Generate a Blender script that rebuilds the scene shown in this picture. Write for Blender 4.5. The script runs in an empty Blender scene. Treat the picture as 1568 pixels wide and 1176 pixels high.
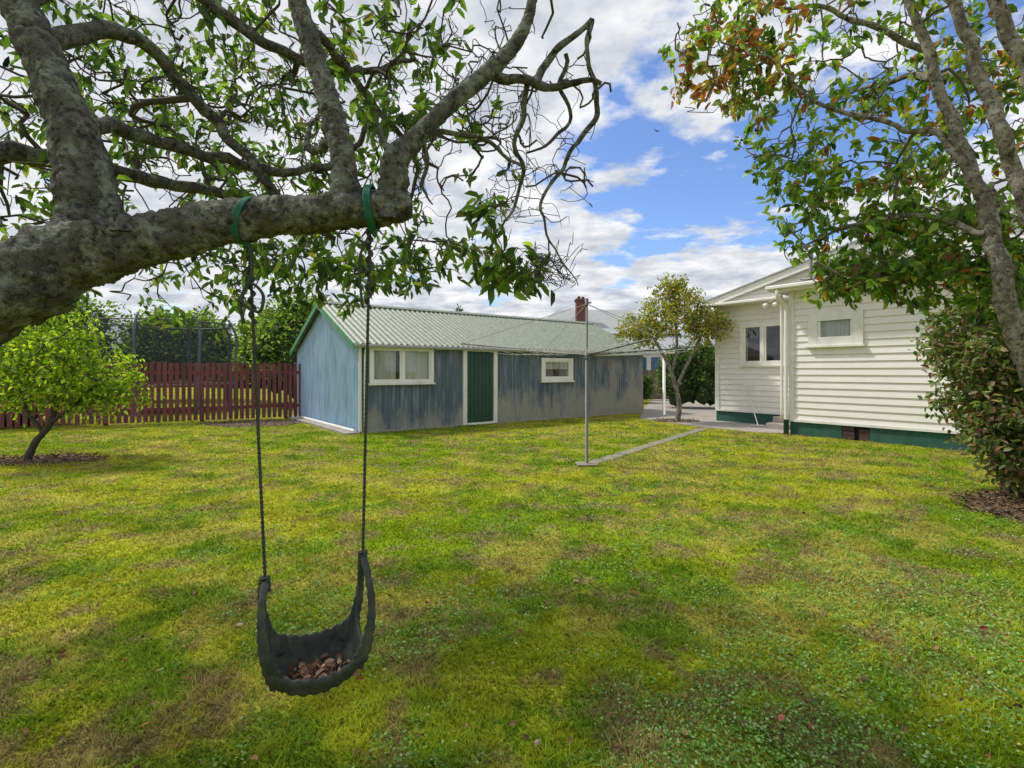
import bpy, math, random
import numpy as np
from mathutils import Vector, noise as mnoise
random.seed(7); rng=np.random.default_rng(7)
scene=bpy.context.scene
C=bpy.data.collections.new("backyard"); scene.collection.children.link(C)

# ---------------------------------------------------------------- helpers
def link(o,parent=None):
    C.objects.link(o)
    if parent: o.parent=parent
    return o
def empty(name):
    o=bpy.data.objects.new(name,None); o.empty_display_size=.3
    return link(o)
def mesh_np(name,V,F,mat,parent=None,col=None,smooth=False):
    V=np.asarray(V,dtype=np.float32); F=np.asarray(F,dtype=np.int32)
    k=F.shape[1]; me=bpy.data.meshes.new(name)
    me.vertices.add(len(V)); me.vertices.foreach_set('co',V.ravel())
    me.loops.add(F.size); me.loops.foreach_set('vertex_index',F.ravel())
    me.polygons.add(len(F)); me.polygons.foreach_set('loop_start',np.arange(0,F.size,k,dtype=np.int32))
    me.update(calc_edges=True)
    if smooth: me.polygons.foreach_set('use_smooth',np.ones(len(F),dtype=bool))
    if col is not None:
        a=me.attributes.new('Col','FLOAT_COLOR','POINT')
        c=np.ones((len(V),4),dtype=np.float32); c[:,:3]=col; a.data.foreach_set('color',c.ravel())
    me.materials.append(mat)
    return link(bpy.data.objects.new(name,me),parent)

class Frame:
    def __init__(s,O,ex,ey): s.O=O; s.ex=ex; s.ey=ey
    def __call__(s,a,b,z): return (s.O[0]+a*s.ex[0]+b*s.ey[0], s.O[1]+a*s.ex[1]+b*s.ey[1], z)
WORLD=Frame((0,0),(1,0),(0,1))
class MB:
    """mesh builder in a local frame"""
    def __init__(s,fr=WORLD): s.f=fr; s.V=[]; s.F=[]
    def box(s,a0,a1,b0,b1,z0,z1):
        i=len(s.V)
        for z in (z0,z1):
            for a,b in ((a0,b0),(a1,b0),(a1,b1),(a0,b1)): s.V.append(s.f(a,b,z))
        s.F+=[(i,i+3,i+2,i+1),(i+4,i+5,i+6,i+7),(i,i+1,i+5,i+4),(i+1,i+2,i+6,i+5),(i+2,i+3,i+7,i+6),(i+3,i,i+4,i+7)]
        return s
    def hexa(s,p):   # 8 local pts: bottom 4, top 4
        i=len(s.V); s.V+=[s.f(*q) for q in p]
        s.F+=[(i,i+3,i+2,i+1),(i+4,i+5,i+6,i+7),(i,i+1,i+5,i+4),(i+1,i+2,i+6,i+5),(i+2,i+3,i+7,i+6),(i+3,i,i+4,i+7)]
    def beam(s,p,q,w,h):  # oriented bar between 2 local points
        P=Vector(s.f(*p)); Q=Vector(s.f(*q)); d=(Q-P).normalized()
        up=Vector((0,0,1)) if abs(d.z)<.95 else Vector((0,1,0))
        x=d.cross(up).normalized()*w/2; y=x.cross(d).normalized()*h/2
        i=len(s.V)
        for R in (P,Q):
            for e,f in ((-1,-1),(1,-1),(1,1),(-1,1)): s.V.append(tuple(R+e*x+f*y))
        s.F+=[(i,i+3,i+2,i+1),(i+4,i+5,i+6,i+7),(i,i+1,i+5,i+4),(i+1,i+2,i+6,i+5),(i+2,i+3,i+7,i+6),(i+3,i,i+4,i+7)]
    def poly(s,pts):
        i=len(s.V); s.V+=[s.f(*q) for q in pts]; s.F.append(tuple(range(i,i+len(pts))))
    def make(s,name,mat,parent=None,bevel=0):
        me=bpy.data.meshes.new(name); me.from_pydata(s.V,[],s.F); me.update(); me.materials.append(mat)
        o=link(bpy.data.objects.new(name,me),parent)
        if bevel:
            m=o.modifiers.new('bev','BEVEL'); m.width=bevel; m.segments=2; m.limit_method='ANGLE'
        return o

def catmull(pts,n):
    P=np.array(pts,dtype=float); P=np.vstack([2*P[0]-P[1],P,2*P[-1]-P[-2]]); out=[]
    for i in range(1,len(P)-2):
        for t in np.linspace(0,1,n,endpoint=False):
            a,b,c,d=P[i-1],P[i],P[i+1],P[i+2]
            out.append(.5*((2*b)+(-a+c)*t+(2*a-5*b+4*c-d)*t*t+(-a+3*b-3*c+d)*t**3))
    out.append(P[-2]); return np.array(out)

class Tubes:
    def __init__(s): s.V=[]; s.F=[]; s.n=0
    def add(s,pts,rad,sides=6,rough=0,seed=0,cap=True):
        P=np.asarray(pts,dtype=float); R=np.asarray(rad,dtype=float); m=len(P)
        T=np.gradient(P,axis=0); T/=np.linalg.norm(T,axis=1)[:,None]+1e-9
        ov=P[-1]-P[0]; ax=np.eye(3)[np.argmin(np.abs(ov))]
        x=np.zeros_like(P); cur=np.cross(T[0],ax); cur/=np.linalg.norm(cur)
        for i in range(m):
            cur=cur-T[i]*cur.dot(T[i]); cur/=np.linalg.norm(cur)+1e-9; x[i]=cur
        y=np.cross(T,x)
        a=np.linspace(0,2*np.pi,sides,endpoint=False)
        rr=np.repeat(R[:,None],sides,1)
        D=np.cos(a)[None,:,None]*x[:,None,:]+np.sin(a)[None,:,None]*y[:,None,:]
        V=P[:,None,:]+D*rr[:,:,None]
        if rough:
            for i in range(m):
                for j in range(sides):
                    q=Vector(V[i,j])
                    f=mnoise.noise(q*8+Vector((seed,0,0)))*.16+mnoise.noise(q*26)*.12
                    h=(mnoise.noise(q*45)*.6+abs(mnoise.noise(q*95))*.9-.2)*.011
                    V[i,j]=P[i]+D[i,j]*(R[i]*(1+rough*f)+rough*h*min(1,R[i]/.04))
        V=V.reshape(-1,3)
        i0=np.arange(m-1)[:,None]*sides; j=np.arange(sides)[None,:]; j2=(j+1)%sides
        F=np.stack([i0+j,i0+j2,i0+sides+j2,i0+sides+j],-1).reshape(-1,4)+s.n
        s.V.append(V); s.F.append(F); s.n+=len(V)
        if cap:
            for idx,ring in ((0,0),(m-1,(m-1)*sides)):
                c=P[idx]+ (T[idx]*R[idx]*(.25 if idx else -.25)); s.V.append(c[None,:])
                ci=s.n; s.n+=1; st=(ci-len(V) if idx==0 else ci-1-len(V))+ring
                jj=np.arange(sides); f=np.stack([st+jj,st+(jj+1)%sides,np.full(sides,ci),np.full(sides,ci)],-1)
                s.F.append(f)
    def make(s,name,mat,parent=None):
        V=np.vstack(s.V); F=np.vstack(s.F)
        good=F[:,2]!=F[:,3]
        me=bpy.data.meshes.new(name)
        faces=[tuple(f) for f in F[good].tolist()]+[tuple(f[:3]) for f in F[~good].tolist()]
        me.from_pydata(V.tolist(),[],faces); me.polygons.foreach_set('use_smooth',np.ones(len(faces),dtype=bool))
        me.update(); me.materials.append(mat)
        return link(bpy.data.objects.new(name,me),parent)

def norm(a): return a/(np.linalg.norm(a,axis=-1,keepdims=True)+1e-9)
def leaf_arrays(P,D,L,wr,fold=.12,bend=.15):
    n=len(P); D=norm(D); r=norm(rng.normal(size=(n,3))+np.array([0,0,1.2]))
    S=norm(np.cross(D,r)); N=np.cross(S,D); L=L[:,None]
    b=P; t=P+D*L-N*L*bend
    l1=P+D*L*.28+S*L*wr*.85+N*L*fold; l2=P+D*L*.68+S*L*wr*.8+N*L*(fold-bend*.4)
    r1=P+D*L*.28-S*L*wr*.85+N*L*fold; r2=P+D*L*.68-S*L*wr*.8+N*L*(fold-bend*.4)
    V=np.stack([b,l1,l2,t,r2,r1],1).reshape(-1,3)
    i=np.arange(n)[:,None]*6
    F=np.stack([i+0,i+3,i+2,i+1],-1).reshape(-1,4); G=np.stack([i+0,i+5,i+4,i+3],-1).reshape(-1,4)
    return V,np.vstack([F,G])
def pick_cols(n,pal,w,jit=.25):
    pal=np.array(pal); w=np.array(w,float); w/=w.sum()
    c=pal[rng.choice(len(pal),n,p=w)]
    return np.clip(c*(1+rng.normal(size=(n,1))*jit),.004,.9)
def make_leaves(name,P,D,L,wr,cols,mat,parent=None,fold=.12,bend=.15):
    V,F=leaf_arrays(P,D,L,wr,fold,bend)
    return mesh_np(name,V,F,mat,parent,np.repeat(cols,6,axis=0))
def vnoise(x,y,s,seed):
    r=np.random.default_rng(seed); T=r.uniform(0,1,(256,256)); x=x*s+1000; y=y*s+1000
    xi=np.floor(x).astype(int); yi=np.floor(y).astype(int); fx=x-xi; fy=y-yi; fx=fx*fx*(3-2*fx); fy=fy*fy*(3-2*fy)
    g=lambda a,b:T[a%256,b%256]
    return (g(xi,yi)*(1-fx)+g(xi+1,yi)*fx)*(1-fy)+(g(xi,yi+1)*(1-fx)+g(xi+1,yi+1)*fx)*fy
def fbm(x,y,s,seed,o=4,p=.55):
    v=0;a=1;t=0
    for i in range(o):
        v=v+a*vnoise(x*math.cos(i)+y*math.sin(i),-x*math.sin(i)+y*math.cos(i),s*2.1**i,seed+i); t+=a; a*=p
    return v/t
def sstep(v,a,b): u=np.clip((v-a)/(b-a),0,1); return u*u*(3-2*u)

# ---------------------------------------------------------------- materials
def mat_new(name):
    m=bpy.data.materials.new(name); m.use_nodes=True; nt=m.node_tree
    b=nt.nodes['Principled BSDF']; return m,nt,b
def N(nt,t,**kw):
    n=nt.nodes.new(t)
    for k,v in kw.items(): n.inputs[k].default_value=v
    return n
def noise_n(nt,vec,scale,detail=4,rough=.55):
    n=N(nt,'ShaderNodeTexNoise',Scale=scale,Detail=detail,Roughness=rough); nt.links.new(vec,n.inputs['Vector']); return n.outputs['Fac']
def ramp(nt,fac,stops):
    r=nt.nodes.new('ShaderNodeValToRGB'); e=r.color_ramp.elements
    while len(e)<len(stops): e.new(.5)
    for el,(p,c) in zip(e,stops):
        el.position=p; el.color=(c,c,c,1) if isinstance(c,(int,float)) else (*c,1)
    nt.links.new(fac,r.inputs['Fac']); return r.outputs['Color']
def mix(nt,fac,a,b,bt='MIX'):
    m=nt.nodes.new('ShaderNodeMix'); m.data_type='RGBA'; m.blend_type=bt
    if isinstance(fac,(int,float)): m.inputs[0].default_value=fac
    else: nt.links.new(fac,m.inputs[0])
    for s,v in ((6,a),(7,b)):
        if isinstance(v,tuple): m.inputs[s].default_value=(*v,1)
        else: nt.links.new(v,m.inputs[s])
    return m.outputs[2]
def pos(nt,scale=(1,1,1)):
    g=nt.nodes.new('ShaderNodeTexCoord'); mp=nt.nodes.new('ShaderNodeMapping'); mp.inputs['Scale'].default_value=scale
    nt.links.new(g.outputs['Object'],mp.inputs['Vector']); return mp.outputs['Vector']
def bump(nt,b,h,strength,dist=.01):
    n=nt.nodes.new('ShaderNodeBump'); n.inputs['Strength'].default_value=strength; n.inputs['Distance'].default_value=dist
    nt.links.new(h,n.inputs['Height']); nt.links.new(n.outputs['Normal'],b.inputs['Normal'])
def simple(name,c,rough=.6,var=.18,scale=6,dirt=None,bmp=.2,metal=0,streak=False):
    m,nt,b=mat_new(name); v=pos(nt,(1,1,.15) if streak else (1,1,1))
    f=noise_n(nt,v,scale,5,.6)
    c0=tuple(x*(1-var) for x in c); c1=tuple(min(1,x*(1+var)) for x in c)
    col=ramp(nt,f,[(.3,c0),(.7,c1)])
    if dirt:
        f2=noise_n(nt,pos(nt,(1,1,.4)),scale*.5,6,.7); col=mix(nt,ramp(nt,f2,[(.52,0.),(.72,.8)]),col,dirt)
    nt.links.new(col,b.inputs['Base Color']); b.inputs['Roughness'].default_value=rough; b.inputs['Metallic'].default_value=metal
    if bmp: bump(nt,b,noise_n(nt,pos(nt),scale*12,3,.6),bmp,.004)
    return m
def leaf_mat(name,trans=.42,rough=.45):
    m,nt,b=mat_new(name); a=nt.nodes.new('ShaderNodeAttribute'); a.attribute_name='Col'
    nt.links.new(a.outputs['Color'],b.inputs['Base Color']); b.inputs['Roughness'].default_value=rough
    b.inputs['Specular IOR Level'].default_value=.35
    t=nt.nodes.new('ShaderNodeBsdfTranslucent'); sc=mix(nt,1.0,a.outputs['Color'],(1.8,2.0,.9),'MULTIPLY'); nt.links.new(sc,t.inputs['Color'])
    ms=nt.nodes.new('ShaderNodeMixShader'); ms.inputs[0].default_value=trans
    nt.links.new(b.outputs[0],ms.inputs[1]); nt.links.new(t.outputs[0],ms.inputs[2])
    nt.links.new(ms.outputs[0],nt.nodes['Material Output'].inputs['Surface']); return m
M_LEAF=leaf_mat('leaf')
def diffuse_attr(name,tr=0):
    m,nt,b=mat_new(name); a=nt.nodes.new('ShaderNodeAttribute'); a.attribute_name='Col'
    d=nt.nodes.new('ShaderNodeBsdfDiffuse'); nt.links.new(a.outputs['Color'],d.inputs['Color']); out=d.outputs[0]
    if tr:
        t=nt.nodes.new('ShaderNodeBsdfTranslucent'); nt.links.new(a.outputs['Color'],t.inputs['Color'])
        ms=nt.nodes.new('ShaderNodeMixShader'); ms.inputs[0].default_value=tr
        nt.links.new(out,ms.inputs[1]); nt.links.new(t.outputs[0],ms.inputs[2]); out=ms.outputs[0]
    nt.nodes.remove(b); nt.links.new(out,nt.nodes['Material Output'].inputs['Surface']); return m
M_LITTER=diffuse_attr('dry_litter'); M_BLADE=diffuse_attr('grass_blade',.38)
def lawn_rgb(X,Y):
    a=sstep(fbm(X,Y,.45,21,3),.36,.62)[:,None]
    c=np.array([.315,.435,.024])*(1-a)+np.array([.52,.55,.045])*a
    t=(sstep(fbm(X,Y,1.6,31,4,.65),.46,.64)*.75)[:,None]; c=c*(1-t)+np.array([.58,.51,.115])*t
    t=(sstep(fbm(X,Y,2.4,41,4,.7),.50,.66)*.75)[:,None]; c=c*(1-t)+np.array([.17,.32,.025])*t
    t=(sstep(fbm(X,Y,4.2,51,3,.7),.56,.70)*(.75))[:,None]; c=c*(1-t)+np.array([.40,.30,.15])*t
    f=.66+.68*fbm(X,Y,9,61,3,.75)
    f=f*(1+.10*np.sin((X*.35+Y*.94)*7+2*vnoise(X,Y,.6,3)))
    return np.clip(c*f[:,None],.01,.85)
def make_lawn():
    m,nt,b=mat_new('lawn'); a=nt.nodes.new('ShaderNodeAttribute'); a.attribute_name='Col'
    v=pos(nt,(1,1,0)); f=noise_n(nt,v,42,4,.75); c=mix(nt,1.0,a.outputs['Color'],ramp(nt,f,[(.3,.30),(.7,1.08)]),'MULTIPLY')
    d=nt.nodes.new('ShaderNodeBsdfDiffuse'); nt.links.new(c,d.inputs['Color']); nt.nodes.remove(b)
    nt.links.new(d.outputs[0],nt.nodes['Material Output'].inputs['Surface']); return m
def make_bark(name,c0,c1,lich,scale=1,lt=.50):
    m,nt,b=mat_new(name); v=pos(nt)
    n1=noise_n(nt,v,14*scale,5,.7); col=ramp(nt,n1,[(.32,c0),(.62,c1)])
    l=ramp(nt,noise_n(nt,v,12*scale,6,.78),[(lt,0.),(lt+.09,.85)]); col=mix(nt,l,col,lich)
    n3=noise_n(nt,v,34*scale,5,.72)
    cr=ramp(nt,n3,[(.39,.20),(.50,1.)]); col=mix(nt,.85,col,cr,'MULTIPLY')
    nt.links.new(col,b.inputs['Base Color']); b.inputs['Roughness'].default_value=.92; b.inputs['Specular IOR Level'].default_value=.2
    bump(nt,b,n3,1.0,.022); return m
def corr_mat(name,base,light,rust,zlo=None):
    m,nt,b=mat_new(name); vs=pos(nt,(1,1,.08))
    col=ramp(nt,noise_n(nt,vs,11,5,.7),[(.3,tuple(x*.6 for x in base)),(.52,base),(.75,light)])
    n2=noise_n(nt,pos(nt,(1,1,.35)),2.2,6,.7)
    if zlo:
        g=nt.nodes.new('ShaderNodeTexCoord'); sx=nt.nodes.new('ShaderNodeSeparateXYZ'); nt.links.new(g.outputs['Object'],sx.inputs[0])
        mr=nt.nodes.new('ShaderNodeMapRange'); mr.inputs[1].default_value=zlo[0]; mr.inputs[2].default_value=zlo[1]; mr.inputs[3].default_value=.26; mr.inputs[4].default_value=0
        nt.links.new(sx.outputs['Z'],mr.inputs[0]); ad=nt.nodes.new('ShaderNodeMath'); nt.links.new(n2,ad.inputs[0]); nt.links.new(mr.outputs[0],ad.inputs[1])
        # far end of the wall is older, unpainted iron
        mx=nt.nodes.new('ShaderNodeMapRange'); mx.inputs[1].default_value=-3; mx.inputs[2].default_value=4.5; mx.inputs[3].default_value=-.07; mx.inputs[4].default_value=.13
        nt.links.new(sx.outputs['X'],mx.inputs[0]); a2=nt.nodes.new('ShaderNodeMath'); nt.links.new(ad.outputs[0],a2.inputs[0]); nt.links.new(mx.outputs[0],a2.inputs[1])
        col=mix(nt,ramp(nt,a2.outputs[0],[(.54,0.),(.74,.85)]),col,(.36,.35,.31))
    r=ramp(nt,noise_n(nt,pos(nt,(1,1,.3)),5.5,6,.75),[(.57,0.),(.75,.8)]); col=mix(nt,r,col,rust)
    nt.links.new(col,b.inputs['Base Color']); b.inputs['Roughness'].default_value=.5; b.inputs['Specular IOR Level'].default_value=.4
    return m

M_LAWN=make_lawn()
M_BARK=make_bark('lichen_bark',(.055,.053,.045),(.135,.132,.112),(.235,.26,.205))
M_BARKP=make_bark('pale_bark',(.11,.095,.075),(.23,.20,.16),(.37,.35,.30),.8,.47)
M_TWIG=simple('twig_bark',(.06,.052,.044),.85,.3,30)
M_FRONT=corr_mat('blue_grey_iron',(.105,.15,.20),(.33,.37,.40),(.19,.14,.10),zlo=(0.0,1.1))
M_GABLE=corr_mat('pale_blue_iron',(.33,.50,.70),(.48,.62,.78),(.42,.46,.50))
M_ROOF=corr_mat('weathered_roof_iron',(.215,.25,.19),(.31,.34,.27),(.20,.17,.12))
M_WHITE=simple('white_paint',(.78,.77,.73),.45,.05,4,(.55,.52,.46),.1)
M_CREAM=simple('weatherboard_paint',(.80,.77,.735),.5,.04,3,(.72,.68,.63),.1)
M_GREEN=simple('dark_green_door',(.010,.055,.035),.4,.15,3)
M_BARGE=simple('green_barge_paint',(.07,.26,.13),.5,.2,8,(.3,.3,.25))
M_PLINTH=simple('green_plinth',(.02,.095,.075),.7,.25,8,(.06,.09,.07),.6)
M_CONC=simple('concrete',(.33,.30,.27),.85,.2,5,(.20,.18,.14),.5)
M_PATH=simple('mossy_concrete',(.24,.22,.165),.9,.4,9,(.17,.20,.06),.6)
M_FENCE=simple('maroon_fence_paint',(.17,.042,.047),.65,.45,7,(.08,.04,.04),.4,streak=True)
M_WOOD=simple('old_timber',(.16,.12,.09),.8,.3,7,None,.4,streak=True)
M_SOIL=simple('bark_mulch',(.12,.08,.05),.95,.5,22,(.22,.16,.11),1.)
M_STEEL=simple('galvanised_steel',(.10,.105,.11),.5,.2,20,(.08,.06,.05),.1,.3)
M_WIRE=simple('line_wire',(.45,.46,.45),.5,.1,9,None,0)
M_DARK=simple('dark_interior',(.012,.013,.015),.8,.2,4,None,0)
M_CURT=simple('curtain_fabric',(.62,.60,.55),.9,.15,6,None,.2,streak=True)
M_RUB=simple('tyre_rubber',(.030,.036,.028),.7,.5,24,(.10,.12,.07),.8)
M_ROPE=simple('dark_rope',(.05,.062,.048),.8,.3,90,None,.8)
M_SLING=simple('green_webbing',(.010,.12,.08),.75,.35,60,None,.5)
M_BRICK=simple('chimney_brick',(.16,.065,.05),.85,.3,10,(.07,.05,.05),.4)
M_GREYROOF=simple('grey_roof',(.33,.34,.35),.6,.1,4)
M_NETPOLE=simple('pole_foam',(.10,.115,.15),.6,.2,4)
def glass_mat():
    m,nt,b=mat_new('window_glass')
    t=nt.nodes.new('ShaderNodeBsdfTransparent'); t.inputs[0].default_value=(.85,.9,.9,1)
    g=nt.nodes.new('ShaderNodeBsdfGlossy'); g.inputs['Roughness'].default_value=.02; g.inputs['Color'].default_value=(.9,.9,.9,1)
    lw=nt.nodes.new('ShaderNodeLayerWeight'); lw.inputs['Blend'].default_value=.45
    ms=nt.nodes.new('ShaderNodeMixShader'); nt.links.new(lw.outputs['Facing'],ms.inputs[0]); nt.links.new(t.outputs[0],ms.inputs[1]); nt.links.new(g.outputs[0],ms.inputs[2])
    nt.links.new(ms.outputs[0],nt.nodes['Material Output'].inputs['Surface']); return m
M_GLASS=glass_mat()
def net_mat():
    m,nt,b=mat_new('trampoline_net'); b.inputs['Base Color'].default_value=(.035,.042,.055,1)
    t=nt.nodes.new('ShaderNodeBsdfTransparent'); ms=nt.nodes.new('ShaderNodeMixShader'); ms.inputs[0].default_value=.33
    nt.links.new(t.outputs[0],ms.inputs[1]); nt.links.new(b.outputs[0],ms.inputs[2]); nt.links.new(ms.outputs[0],nt.nodes['Material Output'].inputs['Surface']); return m
M_NET=net_mat()

# ---------------------------------------------------------------- world + sun + camera
sun_dir=Vector((-.62,.27,.90)).normalized()
el=math.asin(sun_dir.z); az=math.atan2(sun_dir.x,sun_dir.y)
w=bpy.data.worlds.new("World"); scene.world=w; w.use_nodes=True; nt=w.node_tree
bg=nt.nodes['Background']; bg.inputs['Strength'].default_value=.15
sky=nt.nodes.new('ShaderNodeTexSky'); sky.sky_type='NISHITA'; sky.sun_disc=False; sky.sun_elevation=el; sky.sun_rotation=az%(2*math.pi)
sky.air_density=1.0; sky.dust_density=.4; sky.ozone_density=2.0
tc=nt.nodes.new('ShaderNodeTexCoord'); sx=nt.nodes.new('ShaderNodeSeparateXYZ'); nt.links.new(tc.outputs['Generated'],sx.inputs[0])
def mth(op,a,b=None,c=None):
    n=nt.nodes.new('ShaderNodeMath'); n.operation=op
    for i,v in enumerate((a,b,c)):
        if v is None: continue
        if isinstance(v,(int,float)): n.inputs[i].default_value=v
        else: nt.links.new(v,n.inputs[i])
    return n.outputs[0]
zz=mth('ADD',mth('MAXIMUM',sx.outputs['Z'],.0),.12)
cx=mth('DIVIDE',sx.outputs['X'],zz); cy=mth('DIVIDE',sx.outputs['Y'],zz)
cb=nt.nodes.new('ShaderNodeCombineXYZ'); nt.links.new(cx,cb.inputs[0]); nt.links.new(cy,cb.inputs[1])
nA=noise_n(nt,cb.outputs[0],2.2,6,.58)
nB=noise_n(nt,cb.outputs[0],3.6,4,.6)
# broad clear patch in the cloud deck
dx=mth('MULTIPLY',mth('SUBTRACT',cx,.90),1.0); dy=mth('MULTIPLY',mth('SUBTRACT',cy,2.0),.8)
dist=mth('SQRT',mth('ADD',mth('MULTIPLY',dx,dx),mth('MULTIPLY',dy,dy)))
bias=mth('MINIMUM',mth('MULTIPLY',mth('SUBTRACT',dist,.58),.34),.15)
dens=mth('ADD',nA,bias)
mask=ramp(nt,dens,[(.45,0.),(.54,1.)])
ccol=ramp(nt,nB,[(.33,(3.3,3.65,4.2)),(.50,(5.0,5.2,5.55)),(.64,(6.7,6.7,6.8))])
skyc=mix(nt,1.0,sky.outputs[0],(.90,1.02,1.28),'MULTIPLY')
fin=mix(nt,mask,skyc,ccol); nt.links.new(fin,bg.inputs['Color'])
sl=bpy.data.lights.new('sun','SUN'); sl.energy=3.4; sl.angle=math.radians(4); sl.color=(1,.95,.86)
so=link(bpy.data.objects.new('sun',sl)); so.rotation_euler=(-sun_dir).to_track_quat('-Z','Y').to_euler(); so.location=(-8,3,12)
cam=bpy.data.cameras.new('camera'); cam.lens=18; cam.sensor_width=36; cam.shift_y=-.0128; cam.clip_end=2000; cam.clip_start=.05
co=link(bpy.data.objects.new('camera',cam)); co.location=(0,0,1.45); co.rotation_euler=(math.radians(90),0,0); scene.camera=co
scene.view_settings.view_transform='Standard'; scene.view_settings.look='None'; scene.view_settings.exposure=0

# ---------------------------------------------------------------- ground
gx=np.concatenate([-np.geomspace(600,17,40),np.linspace(-16.5,16.5,560),np.geomspace(17,600,40)])
gy=np.concatenate([-np.geomspace(600,2,24),np.linspace(-1.5,20,400),np.geomspace(20.5,900,50)])
XX,YY=np.meshgrid(gx,gy); Xf=XX.ravel();Yf=YY.ravel(); nx=len(gx);ny=len(gy)
i=(np.arange(ny-1)[:,None]*nx+np.arange(nx-1)[None,:]).ravel()
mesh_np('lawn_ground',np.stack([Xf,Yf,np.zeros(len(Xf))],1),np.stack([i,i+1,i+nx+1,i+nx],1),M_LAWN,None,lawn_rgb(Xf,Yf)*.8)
SH=Frame((-3.53,11.82),(.8,.6),(-.6,.8))
HO=Frame((6.37,11.7),(.6,-.8),(.8,.6))
drive=MB(); drive.poly([(3.9,15.6,.006),(4.9,13.15,.006),(5.6,12.2,.006),(6.22,11.85,.006),(8,13,.006),(7.0,16,.006),(12,27,.006),(7.5,27,.006),(5,19.5,.006)])
drive.make('concrete_driveway',M_CONC)
pth=MB(); n=9
A=np.array([1.05,7.75]); B=np.array([4.85,12.9]); d=(B-A)/np.linalg.norm(B-A); q=np.array([d[1],-d[0]])*.135
for i in range(n):
    a=A+(B-A)*i/n; b=A+(B-A)*(i+.965)/n; jl=random.uniform(.75,1.1); jr=random.uniform(.75,1.1)
    pts=[]
    for u in np.linspace(0,1,9): 
        p=a+(b-a)*u; k=jl*(1+.35*mnoise.noise(Vector((p[0]*7,p[1]*7,0)))); pts.append((p[0]+q[0]*k,p[1]+q[1]*k,.008))
    for u in np.linspace(1,0,9): 
        p=a+(b-a)*u; k=jr*(1+.35*mnoise.noise(Vector((p[0]*7,p[1]*7,9)))); pts.append((p[0]-q[0]*k,p[1]-q[1]*k,.008))
    pth.poly(pts)
pth.make('concrete_path',M_PATH)
def bed(name,cx_,cy_,rx,ry,z=.005,n=60,mat=M_SOIL,parent=None):
    m=MB(); ps=[]
    for i in range(n):
        t=2*math.pi*i/n; k=1+.25*mnoise.noise(Vector((cx_+math.cos(t)*2.5,cy_+math.sin(t)*2.5,3)))
        ps.append((cx_+rx*k*math.cos(t),cy_+ry*k*math.sin(t),z))
    m.poly(ps); return m.make(name,mat,parent)
BEDS=((-7.6,8.35,.85,.5),(6.0,5.2,1.15,.9),(-7.1,14.2,1.4,1.0),(4.75,14.9,.65,.55))
for (x,y,rx,ry) in BEDS: bed('mulch_bed',x,y,rx,ry,.009 if x>4 and y>10 else .005)
P=[];
for (x,y,rx,ry),k in zip(BEDS,(900,3600,900,300)):
    t=rng.uniform(0,2*np.pi,k); r=np.sqrt(rng.uniform(0,1.25,k)); P.append(np.stack([x+rx*r*np.cos(t),y+ry*r*np.sin(t),rng.uniform(.01,.03,k)],1))
P=np.vstack(P); D=rng.normal(size=P.shape)*[1,1,.25]
make_leaves('bark_chips',P,D,rng.uniform(.02,.055,len(P)),.3,pick_cols(len(P),[(.15,.10,.06),(.25,.18,.12),(.08,.055,.04),(.2,.10,.06)],[3,2,2,1]),M_LITTER)

# ---------------------------------------------------------------- grass
def keep_mask(X,Y,pw=.085):
    k=np.ones(len(X),bool)
    for (x,y,rx,ry) in BEDS: k&=((X-x)/rx)**2+((Y-y)/ry)**2>.85+.3*vnoise(X,Y,6,9)
    rx=X-A[0]; ry=Y-A[1]; al=rx*d[0]+ry*d[1]; pe=np.abs(rx*d[1]-ry*d[0]); k&=~((al>-.1)&(al<6.6)&(pe<pw))
    s=(X+3.53)*.8+(Y-11.82)*.6; t=-(X+3.53)*.6+(Y-11.82)*.8; k&=~((t>-.03)&(s>-.5))
    kk=(X-6.37)*.6-(Y-11.7)*.8; e=(X-6.37)*.8+(Y-11.7)*.6; k&=~(e>-.02)
    k&=~((X>4.0)&(Y>13.1+(X-4.9)*-1.2)&(Y>12))
    return k
n=340000
Y=np.exp(rng.uniform(np.log(1.2),np.log(15.5),n)); X=rng.uniform(-1,1,n)*(1.12*Y+.4)
k=keep_mask(X,Y); X=X[k]; Y=Y[k]; n=len(X)
cl=vnoise(X,Y,7,1)*.6+vnoise(X,Y,17,2)*.4
h=(.010+.034*rng.uniform(0,1,n)*np.clip(cl*1.9-.35,.12,1.4))*(1+.045*Y); wd=.0020*(1+.28*Y)*rng.uniform(.7,1.5,n)
th=rng.uniform(0,2*np.pi,n); lean=rng.normal(size=(n,2))*.75*h[:,None]
b=np.stack([X,Y,np.full(n,.0)],1); sd=np.stack([np.cos(th)*wd,np.sin(th)*wd,np.zeros(n)],1)
tp=b+np.stack([lean[:,0],lean[:,1],h],1)
V=np.stack([b-sd,b+sd,tp],1).reshape(-1,3); F=np.arange(3*n).reshape(-1,3)
cv=pick_cols(n,[(1,1,1),(1.2,1.12,1.0),(.62,.78,.8),(1.45,1.25,2.4)],[5,2,3,1.1],.25)
cv=np.clip(cv*(.7+.6*cl[:,None]),.1,2.4)*lawn_rgb(X,Y)
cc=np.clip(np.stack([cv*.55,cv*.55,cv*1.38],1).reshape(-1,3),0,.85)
mesh_np('grass_blades',V,F,M_BLADE,None,cc)
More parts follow.
